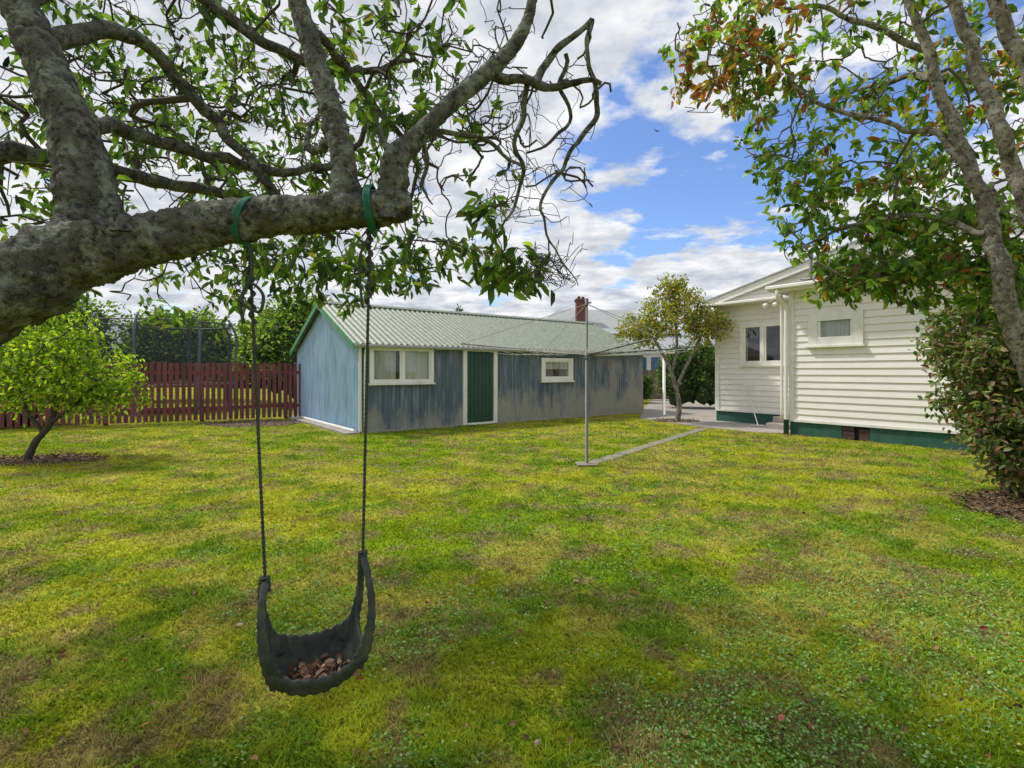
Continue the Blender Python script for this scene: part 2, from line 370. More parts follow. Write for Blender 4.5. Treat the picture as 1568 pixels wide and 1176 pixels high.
# clover and broad-leaf weeds
n=130000
Y=np.exp(rng.uniform(np.log(1.3),np.log(7.),n)); X=rng.uniform(-1,1,n)*(1.12*Y+.3)
pn=vnoise(X,Y,1.3,5)*.45+vnoise(X,Y,3.7,6)*.3+vnoise(X,Y,10,7)*.25
k=keep_mask(X,Y)&(pn+.04*np.clip(X,-2,2)-.02*(Y-2)+rng.normal(size=n)*.05>.555); X=X[k];Y=Y[k]; n=len(X)
P=np.stack([X,Y,rng.uniform(.008,.028,n)],1); D=rng.normal(size=(n,3))*[1,1,.4]
make_leaves('clover_leaves',P,D,rng.uniform(.007,.015,n)*(1+.08*Y),.42,pick_cols(n,[(.22,.42,.09),(.32,.50,.15),(.14,.30,.05),(.42,.56,.28)],[4,3,3,1.4],.2),M_BLADE,fold=.05)
# fallen leaves
n=750
Y=np.exp(rng.uniform(np.log(1.7),np.log(12),n)); X=rng.uniform(-1,1,n)*(1.05*Y); k=keep_mask(X,Y); X=X[k];Y=Y[k]; n=len(X)
P=np.stack([X,Y,rng.uniform(.012,.028,n)],1); D=rng.normal(size=(n,3))*[1,1,.3]
make_leaves('fallen_leaves',P,D,rng.uniform(.015,.045,n),.3,pick_cols(n,[(.28,.16,.09),(.30,.10,.07),(.40,.32,.12),(.14,.09,.06),(.45,.36,.28)],[4,2,2,5,1.3]),M_LITTER)

# ---------------------------------------------------------------- shed
shed=empty('corrugated_iron_shed')
PITCH=.105
def corr(name,fr,c0,c1,bot,top,nrm,mat,parent,amp=.017,rows=1,pitch=PITCH):
    n=int((c1-c0)/pitch*8)+1; V=[]; 
    for r in range(rows+1):
        for i in range(n+1):
            c=c0+(c1-c0)*i/n; o=amp*math.sin(2*math.pi*c/pitch)
            pb=bot(c); pt=top(c); t=r/rows
            p=[pb[j]+(pt[j]-pb[j])*t+nrm[j]*o for j in range(3)]; V.append(fr(*p))
    F=[(r*(n+1)+i,r*(n+1)+i+1,(r+1)*(n+1)+i+1,(r+1)*(n+1)+i) for r in range(rows) for i in range(n)]
    return mesh_np(name,V,F,mat,parent,smooth=True)
LEN=10.16; WID=5.4; EV=2.09; RG=3.27; MID=WID/2
OPEN=[(.24,1.90,1.16,2.05),(2.84,3.82,.04,2.03),(5.47,6.74,1.13,1.86)]
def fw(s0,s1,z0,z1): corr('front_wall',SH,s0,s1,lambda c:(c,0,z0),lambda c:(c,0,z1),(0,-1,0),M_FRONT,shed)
x=0
for (a,b_,z0,z1) in OPEN:
    fw(x,a,.03,EV); 
    if z0>.1: fw(a,b_,.03,z0)
    fw(a,b_,z1,EV); x=b_
fw(x,LEN,.03,EV)
gz=lambda t: EV+(RG-EV)*(1-abs(t-MID)/MID)-.02
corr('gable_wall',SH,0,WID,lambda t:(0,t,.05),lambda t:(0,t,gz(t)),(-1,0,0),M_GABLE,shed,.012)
corr('gable_wall_far',SH,0,WID,lambda t:(LEN,t,.05),lambda t:(LEN,t,gz(t)),(1,0,0),M_FRONT,shed)
corr('back_wall',SH,0,LEN,lambda c:(c,WID,.05),lambda c:(c,WID,EV),(0,1,0),M_FRONT,shed)
sl_=(RG-EV)/MID; ov=.14; nn=math.hypot(1,sl_)
corr('roof_front',SH,-.16,LEN+.15,lambda c:(c,-ov,EV-sl_*ov+.05),lambda c:(c,MID,RG+.05),(0,-sl_/nn,1/nn),M_ROOF,shed,.02,6,PITCH*1.5)
corr('roof_back',SH,-.16,LEN+.15,lambda c:(c,WID+ov,EV-sl_*ov+.05),lambda c:(c,MID,RG+.05),(0,sl_/nn,1/nn),M_ROOF,shed,.02,6,PITCH*1.5)
m=MB(SH)
m.hexa([(-.17,MID-.16,RG+.01),(LEN+.16,MID-.16,RG+.01),(LEN+.16,MID,RG+.08),(-.17,MID,RG+.08),(-.17,MID-.16,RG+.025),(LEN+.16,MID-.16,RG+.025),(LEN+.16,MID,RG+.097),(-.17,MID,RG+.097)])
m.make('ridge_cap',M_ROOF,shed)
m=MB(SH)
for t0,t1 in ((-ov,MID),(WID+ov,MID)):
    z0=EV-sl_*ov
    s_=-.185 if t0<0 else -.187
    m.hexa([(s_,t0,z0-.10),(s_+.03,t0,z0-.10),(s_+.03,t1,RG-.10),(s_,t1,RG-.10),(s_,t0,z0+.045),(s_+.03,t0,z0+.045),(s_+.03,t1,RG+.045),(s_,t1,RG+.045)])
m.make('barge_boards',M_BARGE,shed)
m=MB(SH); m.box(-.15,LEN+.14,-ov+.03,-ov+.05,EV-.10,EV-.01); m.box(-.02,.04,-.05,-.02,.05,EV-.05); m.make('eave_fascia',M_WHITE,shed)
m=MB(SH); m.box(-.16,LEN+.16,-ov-.075,-ov+.022,EV-.085,EV-.02); m.make('gutter',M_GREYROOF,shed,.015)
tb=Tubes(); tb.add(catmull([SH(.12,-.17,EV-.08),SH(.12,-.10,EV-.22),SH(.12,-.065,EV-.35),SH(.12,-.065,.9),SH(.12,-.065,.10)],5),[.032]*21,10)
tb.make('downpipe',M_WHITE,shed)
tb=Tubes(); tb.add([SH(-.12,-.05,.07),SH(-.12,WID*.8,.07)],[.04,.04],10); tb.make('waste_pipe',M_WHITE,shed)
m=MB(SH); m.box(-.35,-.02,-.1,WID,0,.045); m.box(-.02,LEN,-.035,.05,0,.035); m.make('concrete_footing',M_CONC,shed)
def frame_box(m,a0,a1,z0,z1,w_,b0,b1):
    m.box(a0,a0+w_,b0,b1,z0,z1); m.box(a1-w_,a1,b0,b1,z0,z1); m.box(a0+w_,a1-w_,b0,b1,z1-w_,z1); m.box(a0+w_,a1-w_,b0,b1,z0,z0+w_)
def window(fr,parent,a0,a1,z0,z1,out,name,trim=.08,mull=(),curt=None,sash=.035,depth=.12):
    m=MB(fr); frame_box(m,a0-trim,a1+trim,z0-trim*.6,z1+trim*.6,trim+.02,out-.035,out+.02)
    m.box(a0-trim-.03,a1+trim+.03,out-.075,out+.03,z0-trim*.6-.045,z0-trim*.6-.002)
    for q_ in mull: m.box(q_-.035,q_+.035,out-.025,out+.03,z0+.01,z1-.01)
    m.make(name+'_frame',M_WHITE,parent,.004)
    m=MB(fr); xs=[a0]+list(mull)+[a1]
    for i in range(len(xs)-1):
        l=xs[i]+.02+(.015 if i else 0); r=xs[i+1]-.02-(.015 if i<len(xs)-2 else 0); frame_box(m,l,r,z0+.012,z1-.012,sash,out-.008,out+.032)
    m.make(name+'_sash',M_WHITE,parent,.003)
    m=MB(fr); m.poly([(a0,out+.015,z0),(a1,out+.015,z0),(a1,out+.015,z1),(a0,out+.015,z1)]); m.make(name+'_glass',M_GLASS,parent)
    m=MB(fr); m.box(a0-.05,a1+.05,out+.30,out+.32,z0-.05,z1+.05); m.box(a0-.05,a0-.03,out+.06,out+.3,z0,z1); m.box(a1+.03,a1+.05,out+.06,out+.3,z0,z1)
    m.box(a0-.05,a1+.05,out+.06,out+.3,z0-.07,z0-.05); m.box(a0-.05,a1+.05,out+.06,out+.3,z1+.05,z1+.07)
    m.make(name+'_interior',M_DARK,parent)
    if curt:
        for (c0,c1,zz0) in curt:
            nC=60; V=[];
            for zt in (zz0,z1-.02):
                for i in range(nC+1):
                    c=c0+(c1-c0)*i/nC; V.append(fr(c,out+.07+.018*math.sin(i*.9)+.008*math.sin(i*2.3),zt))
            F=[(i,i+1,nC+2+i,nC+1+i) for i in range(nC)]; mesh_np(name+'_curtain',V,F,M_CURT,parent,smooth=True)
window(SH,shed,.30,1.84,1.20,1.98,-.02,'window_wide',.07,(1.07,),[(.30,.92,1.2),(1.10,1.84,1.2)])
window(SH,shed,5.55,6.66,1.20,1.79,-.02,'window_small',.08,(),[(5.55,6.66,1.5)],.07)
m=MB(SH); m.box(2.78,2.90,-.05,.03,.02,2.04); m.box(3.76,3.88,-.05,.03,.02,2.04); m.box(2.9,3.76,-.05,.03,1.97,2.04); m.box(2.9,3.76,-.09,.03,.02,.07); m.make('door_frame',M_WHITE,shed,.004)
m=MB(SH); m.box(2.905,3.755,-.005,.035,.075,1.965)
for i in range(7): m.box(2.915+i*.12,2.915+i*.12+.11,-.014,-.004,.09,1.955)
m.make('door_leaf',M_GREEN,shed,.003)
m=MB(SH); m.box(2.95,2.99,-.06,-.01,.98,1.02); m.make('door_handle',M_STEEL,shed,.008)

# ---------------------------------------------------------------- house
house=empty('weatherboard_house')
def boards(name,fr,a0,a1,e,z0,z1,BH=.148,ztop=None,mat=M_CREAM):
    m=MB(fr); k0=math.floor((z0-.33)/BH)
    z=.33+k0*BH
    while z<z1-.002:
        l=max(z,z0); t=min(z+BH,z1)
        if t-l>.004:
            ob=lambda q:.024*(1-(q-z)/BH)
            m.poly([(a0,e-ob(l),l),(a1,e-ob(l),l),(a1,e-ob(t),t),(a0,e-ob(t),t)])
            m.poly([(a0,e+.01,l),(a1,e+.01,l),(a1,e-ob(l),l),(a0,e-ob(l),l)])
        z+=BH
    m.make(name,mat,parent=house)
PL=.33; E2=1.6; KL=-2.82; KR=7.0
def wall(a0,a1,e,z0,z1,ops):
    x=a0
    for (p,q_,zz0,zz1) in ops:
        boards('wall_boards',HO,x,p,e,z0,z1); boards('wall_boards',HO,p,q_,e,z0,zz0); boards('wall_boards',HO,p,q_,e,zz1,z1); x=q_
    boards('wall_boards',HO,x,a1,e,z0,z1)
wall(0,KR,0,PL,3.28,[(.56,1.30,2.10,2.62)])
wall(KL,1.0,E2,PL,3.40,[(-2.0,-.88,1.66,2.70)])
window(HO,house,.56,1.30,2.10,2.62,-.03,'bathroom_window',.16,(),[(.56,1.30,2.10)],.06)
window(HO,house,-2.0,-.88,1.66,2.70,E2-.03,'kitchen_window',.08,(-1.44,),[(-2.0,-1.9,1.66)],.05)
AP=2.4; SL=.255; RO=.16
zr=lambda k:3.40+(k-KL)*SL if k<AP else 3.40+(AP-KL)*SL-(k-AP)*SL
BH=.148; z=3.40; m=MB(HO)
while z<zr(AP)-.02:
    t=min(z+BH,zr(AP)-.01); l0=KL+(z-3.4)/SL; r0=2*AP-l0; l1=KL+(t-3.4)/SL; r1=2*AP-l1
    m.poly([(l0,E2-.022,z),(r0,E2-.022,z),(r1,E2,t),(l1,E2,t)]); z+=BH
m.make('gable_boards',M_CREAM,house)
m=MB(HO)
for kk0,kk1 in ((KL-.35,AP),(2*AP-KL+.35,AP)):
    za=3.40-.35*SL; zb=zr(AP)
    m.hexa([(kk0,E2-RO,za-.05),(kk0,E2-RO+.04,za-.05),(kk1,E2-RO+.04,zb-.05),(kk1,E2-RO,zb-.05),(kk0,E2-RO,za+.13),(kk0,E2-RO+.04,za+.13),(kk1,E2-RO+.04,zb+.13),(kk1,E2-RO,zb+.13)])
m.box(KL-.02,KL+.10,E2-.045,E2+.04,PL,3.42)
m.make('barge_and_corner_boards',M_WHITE,house)
m=MB(HO); za=3.40-.35*SL+.10; zb=zr(AP)+.10; RE=E2-RO-.04
m.hexa([(KL-.37,RE,za+.03),(AP,RE,zb+.03),(AP,E2+9,zb+.03),(KL-.37,E2+9,za+.03),(KL-.37,RE,za+.06),(AP,RE,zb+.06),(AP,E2+9,zb+.06),(KL-.37,E2+9,za+.06)])
m.hexa([(AP,RE,zb+.03),(2*AP-KL+.37,RE,za+.03),(2*AP-KL+.37,E2+9,za+.03),(AP,E2+9,zb+.03),(AP,RE,zb+.06),(2*AP-KL+.37,RE,za+.06),(2*AP-KL+.37,E2+9,za+.06),(AP,E2+9,zb+.06)])
m.hexa([(-.32,-.40,3.37),(KR,-.40,3.37),(KR,RE-.01,3.62),(-.32,RE-.01,3.62),(-.32,-.40,3.40),(KR,-.40,3.40),(KR,RE-.01,3.65),(-.32,RE-.01,3.65)])
m.make('roof_sheets',M_GREYROOF,house)
m=MB(HO); m.box(KL-.33,-.33,E2-.30,E2+.0,3.30,3.33); m.box(-.30,KR,-.34,0.0,3.262,3.282); m.make('soffits',M_WHITE,house)
m=MB(HO); m.box(-.33,KR,-.375,-.345,3.25,3.37); m.box(-.33,-.30,-.345,E2-.35,3.25,3.37); m.box(-.02,.09,-.045,-.001,PL,3.26); m.box(KL-.36,-.34,E2-.335,E2-.303,3.27,3.36)
m.make('fascia',M_WHITE,house)
m=MB(HO); m.box(-.36,KR,-.47,-.378,3.29,3.375); m.box(KL-.38,-.36,E2-.44,E2-.343,3.285,3.365); m.make('gutters',M_WHITE,house,.02)
m=MB(HO); m.poly([(0,0,0),(0,E2,0),(0,E2,3.3),(0,0,3.3)]); m.poly([(KL,E2,0),(KL,E2+9,0),(KL,E2+9,3.4),(KL,E2,3.4)]); m.poly([(KR,0,0),(KR,9,0),(KR,9,3.6),(KR,0,3.6)]); m.make('side_walls',M_CREAM,house)
m=MB(HO); m.box(-.01,1.05,-.005,.05,0,PL-.012); m.box(1.56,KR,-.005,.05,0,PL-.012); m.box(KL,-.0,E2-.005,E2+.05,0,PL-.012); m.box(1.05,1.56,-.005,.05,PL-.05,PL-.012); m.make('plinth',M_PLINTH,house)
m=MB(HO); m.box(1.05,1.56,.06,.09,0,PL-.05); m.make('plinth_vent_dark',M_DARK,house)
m=MB(HO); 
for i in range(3): m.box(1.06,1.28,.0,.05,.01+i*.09,.09+i*.09)
m.box(1.36,1.55,.01,.05,.01,.24); m.make('plinth_brick_vent',simple('vent_brick',(.075,.04,.035),.8,.3,9,None,.3),house,.004)
m=MB(HO); m.box(-.03,KR,-.05,-.026,PL-.03,PL+.02); m.box(KL,-.05,E2-.05,E2-.026,PL-.03,PL+.02); m.make('base_trim',M_WHITE,house)
tb=Tubes()
tb.add(catmull([HO(-.10,-.42,3.28),HO(-.10,-.40,3.12),HO(-.06,-.12,2.9),HO(-.06,-.09,2.6),HO(-.06,-.09,1.2),HO(-.06,-.09,.12)],5),[.042]*26,10)
tb.add(catmull([HO(-.20,-.02,3.2),HO(-.20,.0,1.5),HO(-.20,0,.3)],4),[.032]*9,10)
tb.make('downpipes',M_CREAM,house)
tb=Tubes(); tb.add([HO(-.06,-.09,.34),HO(-.06,-.09,0)],[.055,.055],10); tb.make('gully_pipe',M_PLINTH,house)
tb=Tubes(); tb.add([HO(.05,.9,3.4),HO(.05,.9,4.15)],[.035,.035],10); tb.add([HO(.05,.9,4.15),HO(.05,.9,4.22)],[.055,.055],10); tb.make('roof_vent_pipe',M_STEEL,house)
m=MB(HO); m.box(-.95,-.45,.75,1.5,0,.14); m.box(-.95,-.45,1.1,1.55,.141,.28); m.make('concrete_steps',M_CONC,house,.01)
m=MB(HO)
for kq in (-1.2,-.95):
    m.beam((kq,E2-.30,3.22),(kq+.02,E2-.48,3.12),.09,.09)
m.beam((-1.15,E2-.30,3.28),(-.98,E2-.30,3.28),.12,.06)
m.make('security_lights',M_WHITE,house,.01)
mop=Tubes(); mop.add([HO(-1.25,.95,.02),HO(-1.85,1.45,1.05)],[.013,.013],8); mop.add([HO(-1.42,.9,.03),HO(-1.10,.98,.03)],[.02,.02],8); mop.add([HO(-1.98,1.4,1.08),HO(-1.72,1.5,1.06)],[.015,.015],8); mop.make('yard_broom',M_WHITE)

# ---------------------------------------------------------------- fence
def fence(name,p0,p1,h,pw,gap,mat,post=2.2):
    p0=np.array(p0); p1=np.array(p1); L=np.linalg.norm(p1-p0); ex=(p1-p0)/L; fr=Frame(p0,ex,(-ex[1],ex[0]))
    f=empty(name); m=MB(fr); x=0
    while x<L:
        hh=h+random.uniform(-.018,.012); ti=random.uniform(-.008,.008)
        m.hexa([(x,0,.05),(x+pw,0,.05),(x+pw,.018,.05),(x,.018,.05),(x+ti,0,hh),(x+pw+ti,0,hh),(x+pw+ti,.018,hh),(x+ti,.018,hh)]); x+=pw+gap
    m.make('palings',mat,f,.002)
    m=MB(fr); 
    for z in (.35,h-.32): m.box(0,L,.02,.065,z,z+.085)
    x=0
    while x<L: m.box(x,x+.1,.066,.166,0,h-.06); x+=post
    m.make('rails_and_posts',mat,f); return f
fence('maroon_paling_fence',(-20.5,8.3),(-6.55,15.75),1.68,.10,.045,M_FENCE)
fence('timber_fence',(3.5,24.5),(14,26.5),1.5,.14,.008,M_WOOD)

# ---------------------------------------------------------------- trampoline
tr=empty('trampoline'); cx0,cy0,R=-12.6,18.6,2.3
tb=Tubes()
for i in range(8):
    t=2*math.pi*(i+.3)/8; x=cx0+R*math.cos(t); y=cy0+R*math.sin(t)
    tb.add(catmull([(x,y,0),(x,y,1.6),(x+.05*math.cos(t),y+.05*math.sin(t),2.7),(x-.22*math.cos(t),y-.22*math.sin(t),3.35)],4),[.045]*13,8)
tb.make('net_poles',M_NETPOLE,tr)
tb=Tubes(); a=np.linspace(0,2*np.pi,49)
for rr,z,r_ in ((R-.1,.95,.05),(R-.2,3.15,.02)):
    tb.add(np.stack([cx0+rr*np.cos(a),cy0+rr*np.sin(a),np.full(49,z)],1),[r_]*49,8,cap=False)
tb.make('frame_ring',M_STEEL,tr)
V=[(cx0+(R-.18)*math.cos(t),cy0+(R-.18)*math.sin(t),z) for z in (.95,3.13) for t in a[:-1]]
mesh_np('safety_net',V,[(i,(i+1)%48,48+(i+1)%48,48+i) for i in range(48)],M_NET,tr)
m=MB(); m.poly([(cx0+(R-.3)*math.cos(t),cy0+(R-.3)*math.sin(t),.95) for t in a[:-1]]); m.make('jump_mat',M_DARK,tr)

# ---------------------------------------------------------------- clothesline
cl_=empty('rotary_clothesline'); px,py=1.15,7.88
tb=Tubes()
tb.add([(px,py,0),(px,py,1.75)],[.024,.024],12); tb.add([(px,py,1.75),(px,py,2.50)],[.018,.018],12)
tb.add([(px,py,1.64),(px,py,1.74)],[.038,.038],12); tb.add([(px,py,2.46),(px,py,2.56)],[.032,.028],12)
tb.add([(px-.07,py,2.50),(px+.07,py,2.50)],[.012,.012],8)
tips=[]; th0=.28; RL=1.95
for i in range(4):
    t=th0+i*math.pi/2; tip=np.array([px+RL*math.cos(t),py+RL*math.sin(t),1.84]); tips.append(tip)
    tb.add([(px,py,1.69),tuple(tip)],[.012,.010],8)
tb.make('pole_and_arms',M_STEEL,cl_)
tb=Tubes()
for i in range(4):
    tb.add([(px,py,2.48),tuple(tips[i])],[.0045,.0045],5)
    for f in (.35,.5,.65,.8,.97):
        a_=np.array([px,py,1.69]); p=a_+(tips[i]-a_)*f; q_=a_+(tips[(i+1)%4]-a_)*f
        pts=[p+(q_-p)*u+np.array([0,0,-.12*f*4*u*(1-u)]) for u in np.linspace(0,1,9)]
        tb.add(pts,[.0042]*9,5)
tb.make('washing_lines',M_WIRE,cl_)
m=MB(); m.box(px-.16,px+.16,py-.14,py+.14,.004,.03); m.make('footing',M_PATH,cl_,.01)
wp=Tubes(); wp.add([(5.02,16.9,0),(5.02,16.9,2.1)],[.05,.05],10); wp.add([(4.6,16.9,2.05),(5.5,16.9,2.05)],[.03,.03],8); wp.make('white_line_post',M_WHITE)

# ---------------------------------------------------------------- tree growing
def grow(skelP,skelR,targets,tubes,r0,r1,sides,jit=.12,up=.0):
    """attach every target to the nearest point of the growing skeleton"""
    Pn=np.array(skelP); Rn=np.array(skelR); T=np.array(targets)
    dd=np.array([np.min(np.linalg.norm(Pn-t,axis=1)) for t in T]); T=T[np.argsort(dd)]
    tips=[]
    for t in T:
        ds=np.linalg.norm(Pn-t,axis=1); ds=ds+(ds<.12)*.3; i=np.argmin(ds); L=np.linalg.norm(t-Pn[i])
        if L<.03: continue
        n=max(6,int(L/.06)); u=np.linspace(0,1,n)[:,None]
        off=rng.normal(size=3)*jit*L; off2=rng.normal(size=3)*jit*.6*L
        pts=Pn[i]+(t-Pn[i])*u+np.sin(np.pi*u)*(off+np.array([0,0,up*L]))+np.sin(2*np.pi*u)*off2
        pts[1:-1]+=rng.normal(size=(n-2,3))*.008*min(1,L*2)
        ra=min(Rn[i]*.75,r0*(.5+L)); ra=max(ra,r1); rad=np.linspace(ra,r1,n)
        tubes.add(pts,rad,sides,cap=False)
        Pn=np.vstack([Pn,pts[1:]]); Rn=np.concatenate([Rn,rad[1:]])
        tips.append(pts)
    return Pn,Rn,tips
def ell(n,c,r,pw=.5):
    v=norm(rng.normal(size=(n,3)))*(rng.uniform(0,1,(n,1))**pw); return np.array(c)+v*np.array(r)
def leaves_on(tips,per,L0,L1,wr,pal,w,droop=.7,spread=.07,colf=None):
    P=[];D=[]
    for pts in tips:
        n=rng.integers(per[0],per[1]+1); m_=len(pts)
        for _ in range(n):
            u=rng.uniform(.35,1)**.6; x=u*(m_-1); i=int(min(x,m_-2)); p=pts[i]+(pts[i+1]-pts[i])*(x-i)
            dr=norm(pts[-1]-pts[0])*.7+rng.normal(size=3)*.75+np.array([0,0,-droop]); P.append(p+rng.normal(size=3)*spread*.3); D.append(dr)
    P=np.array(P);D=np.array(D); cols=pick_cols(len(P),pal,w,.28)
    if colf is not None: cols=colf(P,cols)
    return P,D,rng.uniform(L0,L1,len(P)),cols

# ---- big lichen tree with the swing
tree=empty('swing_tree')
LIMBS=[
 ([(-3.0,1.0,-.05),(-2.9,1.1,.6),(-2.55,1.3,1.15),(-2.05,1.55,1.50),(-1.652,1.65,1.703),(-1.485,1.7,1.815),(-1.305,1.75,1.885),(-1.113,1.8,1.951),(-.907,1.85,2.0),(-.678,1.87,2.03),(-.487,1.87,2.047),(-.375,1.87,2.06)],
  [.24,.2,.18,.16,.138,.112,.090,.078,.070,.068,.066,.050],48,20,1.0),
 ([(-1.45,1.70,1.84),(-1.47,1.78,1.98),(-1.50,1.8,2.13),(-1.60,1.85,2.36),(-1.74,1.9,2.61),(-1.88,1.95,2.865),(-2.08,2.0,3.4),(-2.2,2.1,3.9)],
  [.09,.092,.085,.074,.066,.060,.052,.045],40,16,1.0),
 ([(-.60,1.87,2.03),(-.615,1.88,2.14),(-.628,1.9,2.246),(-.695,1.95,2.466),(-.776,2.0,2.696),(-.861,2.05,2.937),(-.92,2.1,3.24),(-1.0,2.3,3.6)],
  [.058,.050,.045,.041,.038,.035,.033,.025],26,14,.8),
 ([(-.45,1.87,2.05),(-.43,1.87,2.14),(-.425,1.87,2.22),(-.349,1.9,2.319),(-.209,1.95,2.49),(-.061,2.0,2.645),(.042,2.05,2.806),(.083,2.1,2.97),(.10,2.2,3.2),(.2,2.4,3.5)],
  [.056,.052,.046,.036,.032,.030,.023,.021,.018,.012],26,14,.8),
 ([(-.425,1.87,2.2),(-.46,1.88,2.27),(-.50,1.88,2.35)],[.018,.013,.010],10,8,.8),
 ([(-.09,2.0,2.61),(.02,2.03,2.625),(.12,2.05,2.585),(.25,2.05,2.60),(.355,2.05,2.60)],[.024,.020,.018,.013,.009],10,8,.7),
 ([(.10,2.05,2.60),(.14,2.06,2.70),(.21,2.07,2.78),(.325,2.08,2.88)],[.016,.014,.013,.009],10,8,.7),
 ([(.325,2.08,2.88),(.29,2.08,2.80),(.31,2.08,2.70),(.355,2.08,2.60),(.345,2.1,2.49),(.285,2.1,2.41),(.236,2.1,2.33),(.137,2.1,2.169),(.123,2.1,2.06),(.177,2.1,1.94),(.271,2.1,1.80)],[.010,.010,.010,.011,.011,.010,.009,.007,.005,.004,.002],8,7,.6),
 ([(.06,2.06,2.60),(.05,2.1,2.50),(.016,2.1,2.383),(.043,2.15,2.25),(.0,2.15,2.12),(-.06,2.15,2.03)],[.012,.011,.009,.008,.006,.003],8,7,.6),
 ([(-.31,1.92,2.36),(-.22,2.0,2.385),(-.115,2.05,2.374),(.0,2.08,2.31),(.05,2.1,2.27)],[.012,.010,.009,.007,.005],8,7,.6),
 ([(-.33,1.9,2.33),(-.33,1.95,2.25),(-.36,1.98,2.17),(-.31,2.0,2.10)],[.010,.009,.007,.003],8,6,.6),
 ([(.22,2.1,2.75),(.20,2.12,2.62),(.25,2.14,2.5),(.17,2.14,2.42),(.06,2.14,2.36)],[.009,.009,.008,.007,.004],8,6,.6),
 # limbs behind
 ([(-1.80,1.92,2.70),(-1.70,2.3,2.95),(-1.55,2.6,2.75),(-1.32,2.7,2.5),(-1.2,2.75,2.3),(-1.0,2.9,2.2)],[.04,.032,.028,.025,.02,.012],12,10,.7),
 ([(-1.62,1.85,2.36),(-1.72,2.3,2.52),(-1.5,2.7,2.55),(-1.25,3.0,2.62),(-1.0,3.1,2.75),(-.85,3.2,3.1)],[.034,.030,.027,.024,.02,.012],12,10,.7),
 ([(-1.9,1.95,2.9),(-1.7,2.5,3.35),(-1.35,2.8,3.25),(-1.0,3.0,3.2),(-.6,3.2,3.4)],[.04,.032,.028,.022,.012],12,10,.7),
 ([(-2.5,1.4,1.25),(-2.8,2.0,2.1),(-2.8,2.7,2.6),(-2.4,3.3,2.7),(-1.8,3.6,2.65),(-1.2,3.8,2.6)],[.11,.08,.058,.042,.03,.018],14,10,.7),
 ([(-.66,1.9,2.40),(-.85,2.3,2.45),(-1.05,2.6,2.6),(-1.1,2.9,2.9)],[.024,.020,.016,.010],10,8,.7),
 ([(-2.75,2.4,2.4),(-3.4,3.2,2.9),(-3.6,4.0,3.0)],[.055,.04,.02],10,10,.6),
 ([(-2.0,1.98,3.1),(-1.9,2.8,3.8),(-1.4,3.4,4.2),(-.8,3.6,4.3)],[.04,.035,.025,.015],10,10,.6),
 ([(-2.05,2.0,3.2),(-2.6,2.8,3.9),(-3.2,3.4,4.2)],[.04,.03,.02],10,10,.6),
 ([(-.85,2.05,2.9),(-.95,2.5,3.1),(-.8,2.9,3.0),(-.6,3.2,2.75),(-.7,3.4,2.5)],[.028,.022,.019,.014,.008],10,8,.6),
]
bk=Tubes(); SP=[];SR=[]
for i,(p,r,sd_,n_,ro) in enumerate(LIMBS):
    if i<4: n_=30 if i==0 else 20
    pr=np.hstack([np.array(p,float),np.array(r)[:,None]]); q_=catmull(pr,n_)
    if i>=4: # kinks
        for j in range(1,len(q_)-1): q_[j,:3]+=np.array([mnoise.noise(Vector((q_[j,0]*9+c*7,q_[j,1]*9,q_[j,2]*9))) for c in range(3)])*.03
    bk.add(q_[:,:3],np.maximum(q_[:,3],.002),max(sd_,8),rough=ro,seed=i*3.1)
    if i>=1: 
        SP+=q_[::3,:3].tolist(); SR+=q_[::3,3].tolist()
for (p,r_) in (((-1.28,1.70,1.93),.04),((-.83,1.82,2.03),.025),((-.45,1.86,2.02),.045),((-1.55,1.62,1.80),.045)):
    bk.add([np.array(p)+[0,-.01,-.02],np.array(p)+[0,-.015,.015],np.array(p)+[0,-.01,.035]],[r_,r_*.95,r_*.6],12,rough=1)
bk.make('lichen_limbs',M_BARK,tree)
tw=Tubes()
t1=np.vstack([ell(60,(-2.0,3.3,3.2),(1.7,.9,1.0),.6),ell(14,(-.35,2.9,2.9),(.5,.5,.5),.6),ell(8,(-3.2,3.5,2.5),(.6,.6,.4))])
SP,SR,_=grow(SP,SR,t1,tw,.020,.008,6,.14)
def cut(t): return t[(t[:,1]>2.15)]
t2=np.vstack([ell(360,(-2.0,3.4,3.1),(2.1,1.2,1.25),.45),ell(55,(-.3,2.8,3.0),(.5,.5,.6),.5),ell(40,(-.9,3.1,2.15),(1.1,.6,.2),.5),ell(14,(.2,2.3,2.6),(.3,.2,.5),.5)])
SP,SR,_=grow(SP,SR,cut(t2),tw,.009,.0045,5,.16)
t3=np.vstack([ell(860,(-2.1,3.6,3.1),(2.3,1.4,1.35),.42),ell(100,(-.45,2.9,3.15),(.55,.6,.6),.5),ell(120,(-1.1,3.3,2.13),(1.2,.7,.2),.5),
   ell(30,(.02,2.5,1.93),(.26,.25,.13),.5),ell(10,(-.12,2.4,2.15),(.12,.15,.12),.5)])
SP,SR,tipsA=grow(SP,SR,cut(t3),tw,.005,.0022,4,.18)
tbare=np.vstack([ell(90,(.10,2.17,2.25),(.30,.14,.5),.5),ell(34,(.18,2.17,1.88),(.14,.1,.14),.5),ell(36,(-.15,2.1,2.65),(.35,.15,.3),.5),ell(200,(-1.3,2.6,2.75),(1.3,.4,.6),.5)])
grow(SP,SR,tbare,tw,.0038,.0015,4,.24)
tw.make('twigs',M_TWIG,tree)
GP=[(.075,.14,.028),(.105,.185,.036),(.165,.245,.045),(.045,.085,.022),(.24,.29,.06),(.18,.16,.06)]; GW=[4,4,2.5,3,1.2,.5]
keepA=[t for t in tipsA if not (t[-1][0]>-.05 and t[-1][2]>2.08 and t[-1][1]<2.7) and not(t[-1][0]>-.6 and t[-1][2]>2.4 and rng.uniform()<.75) and rng.uniform()<.92]
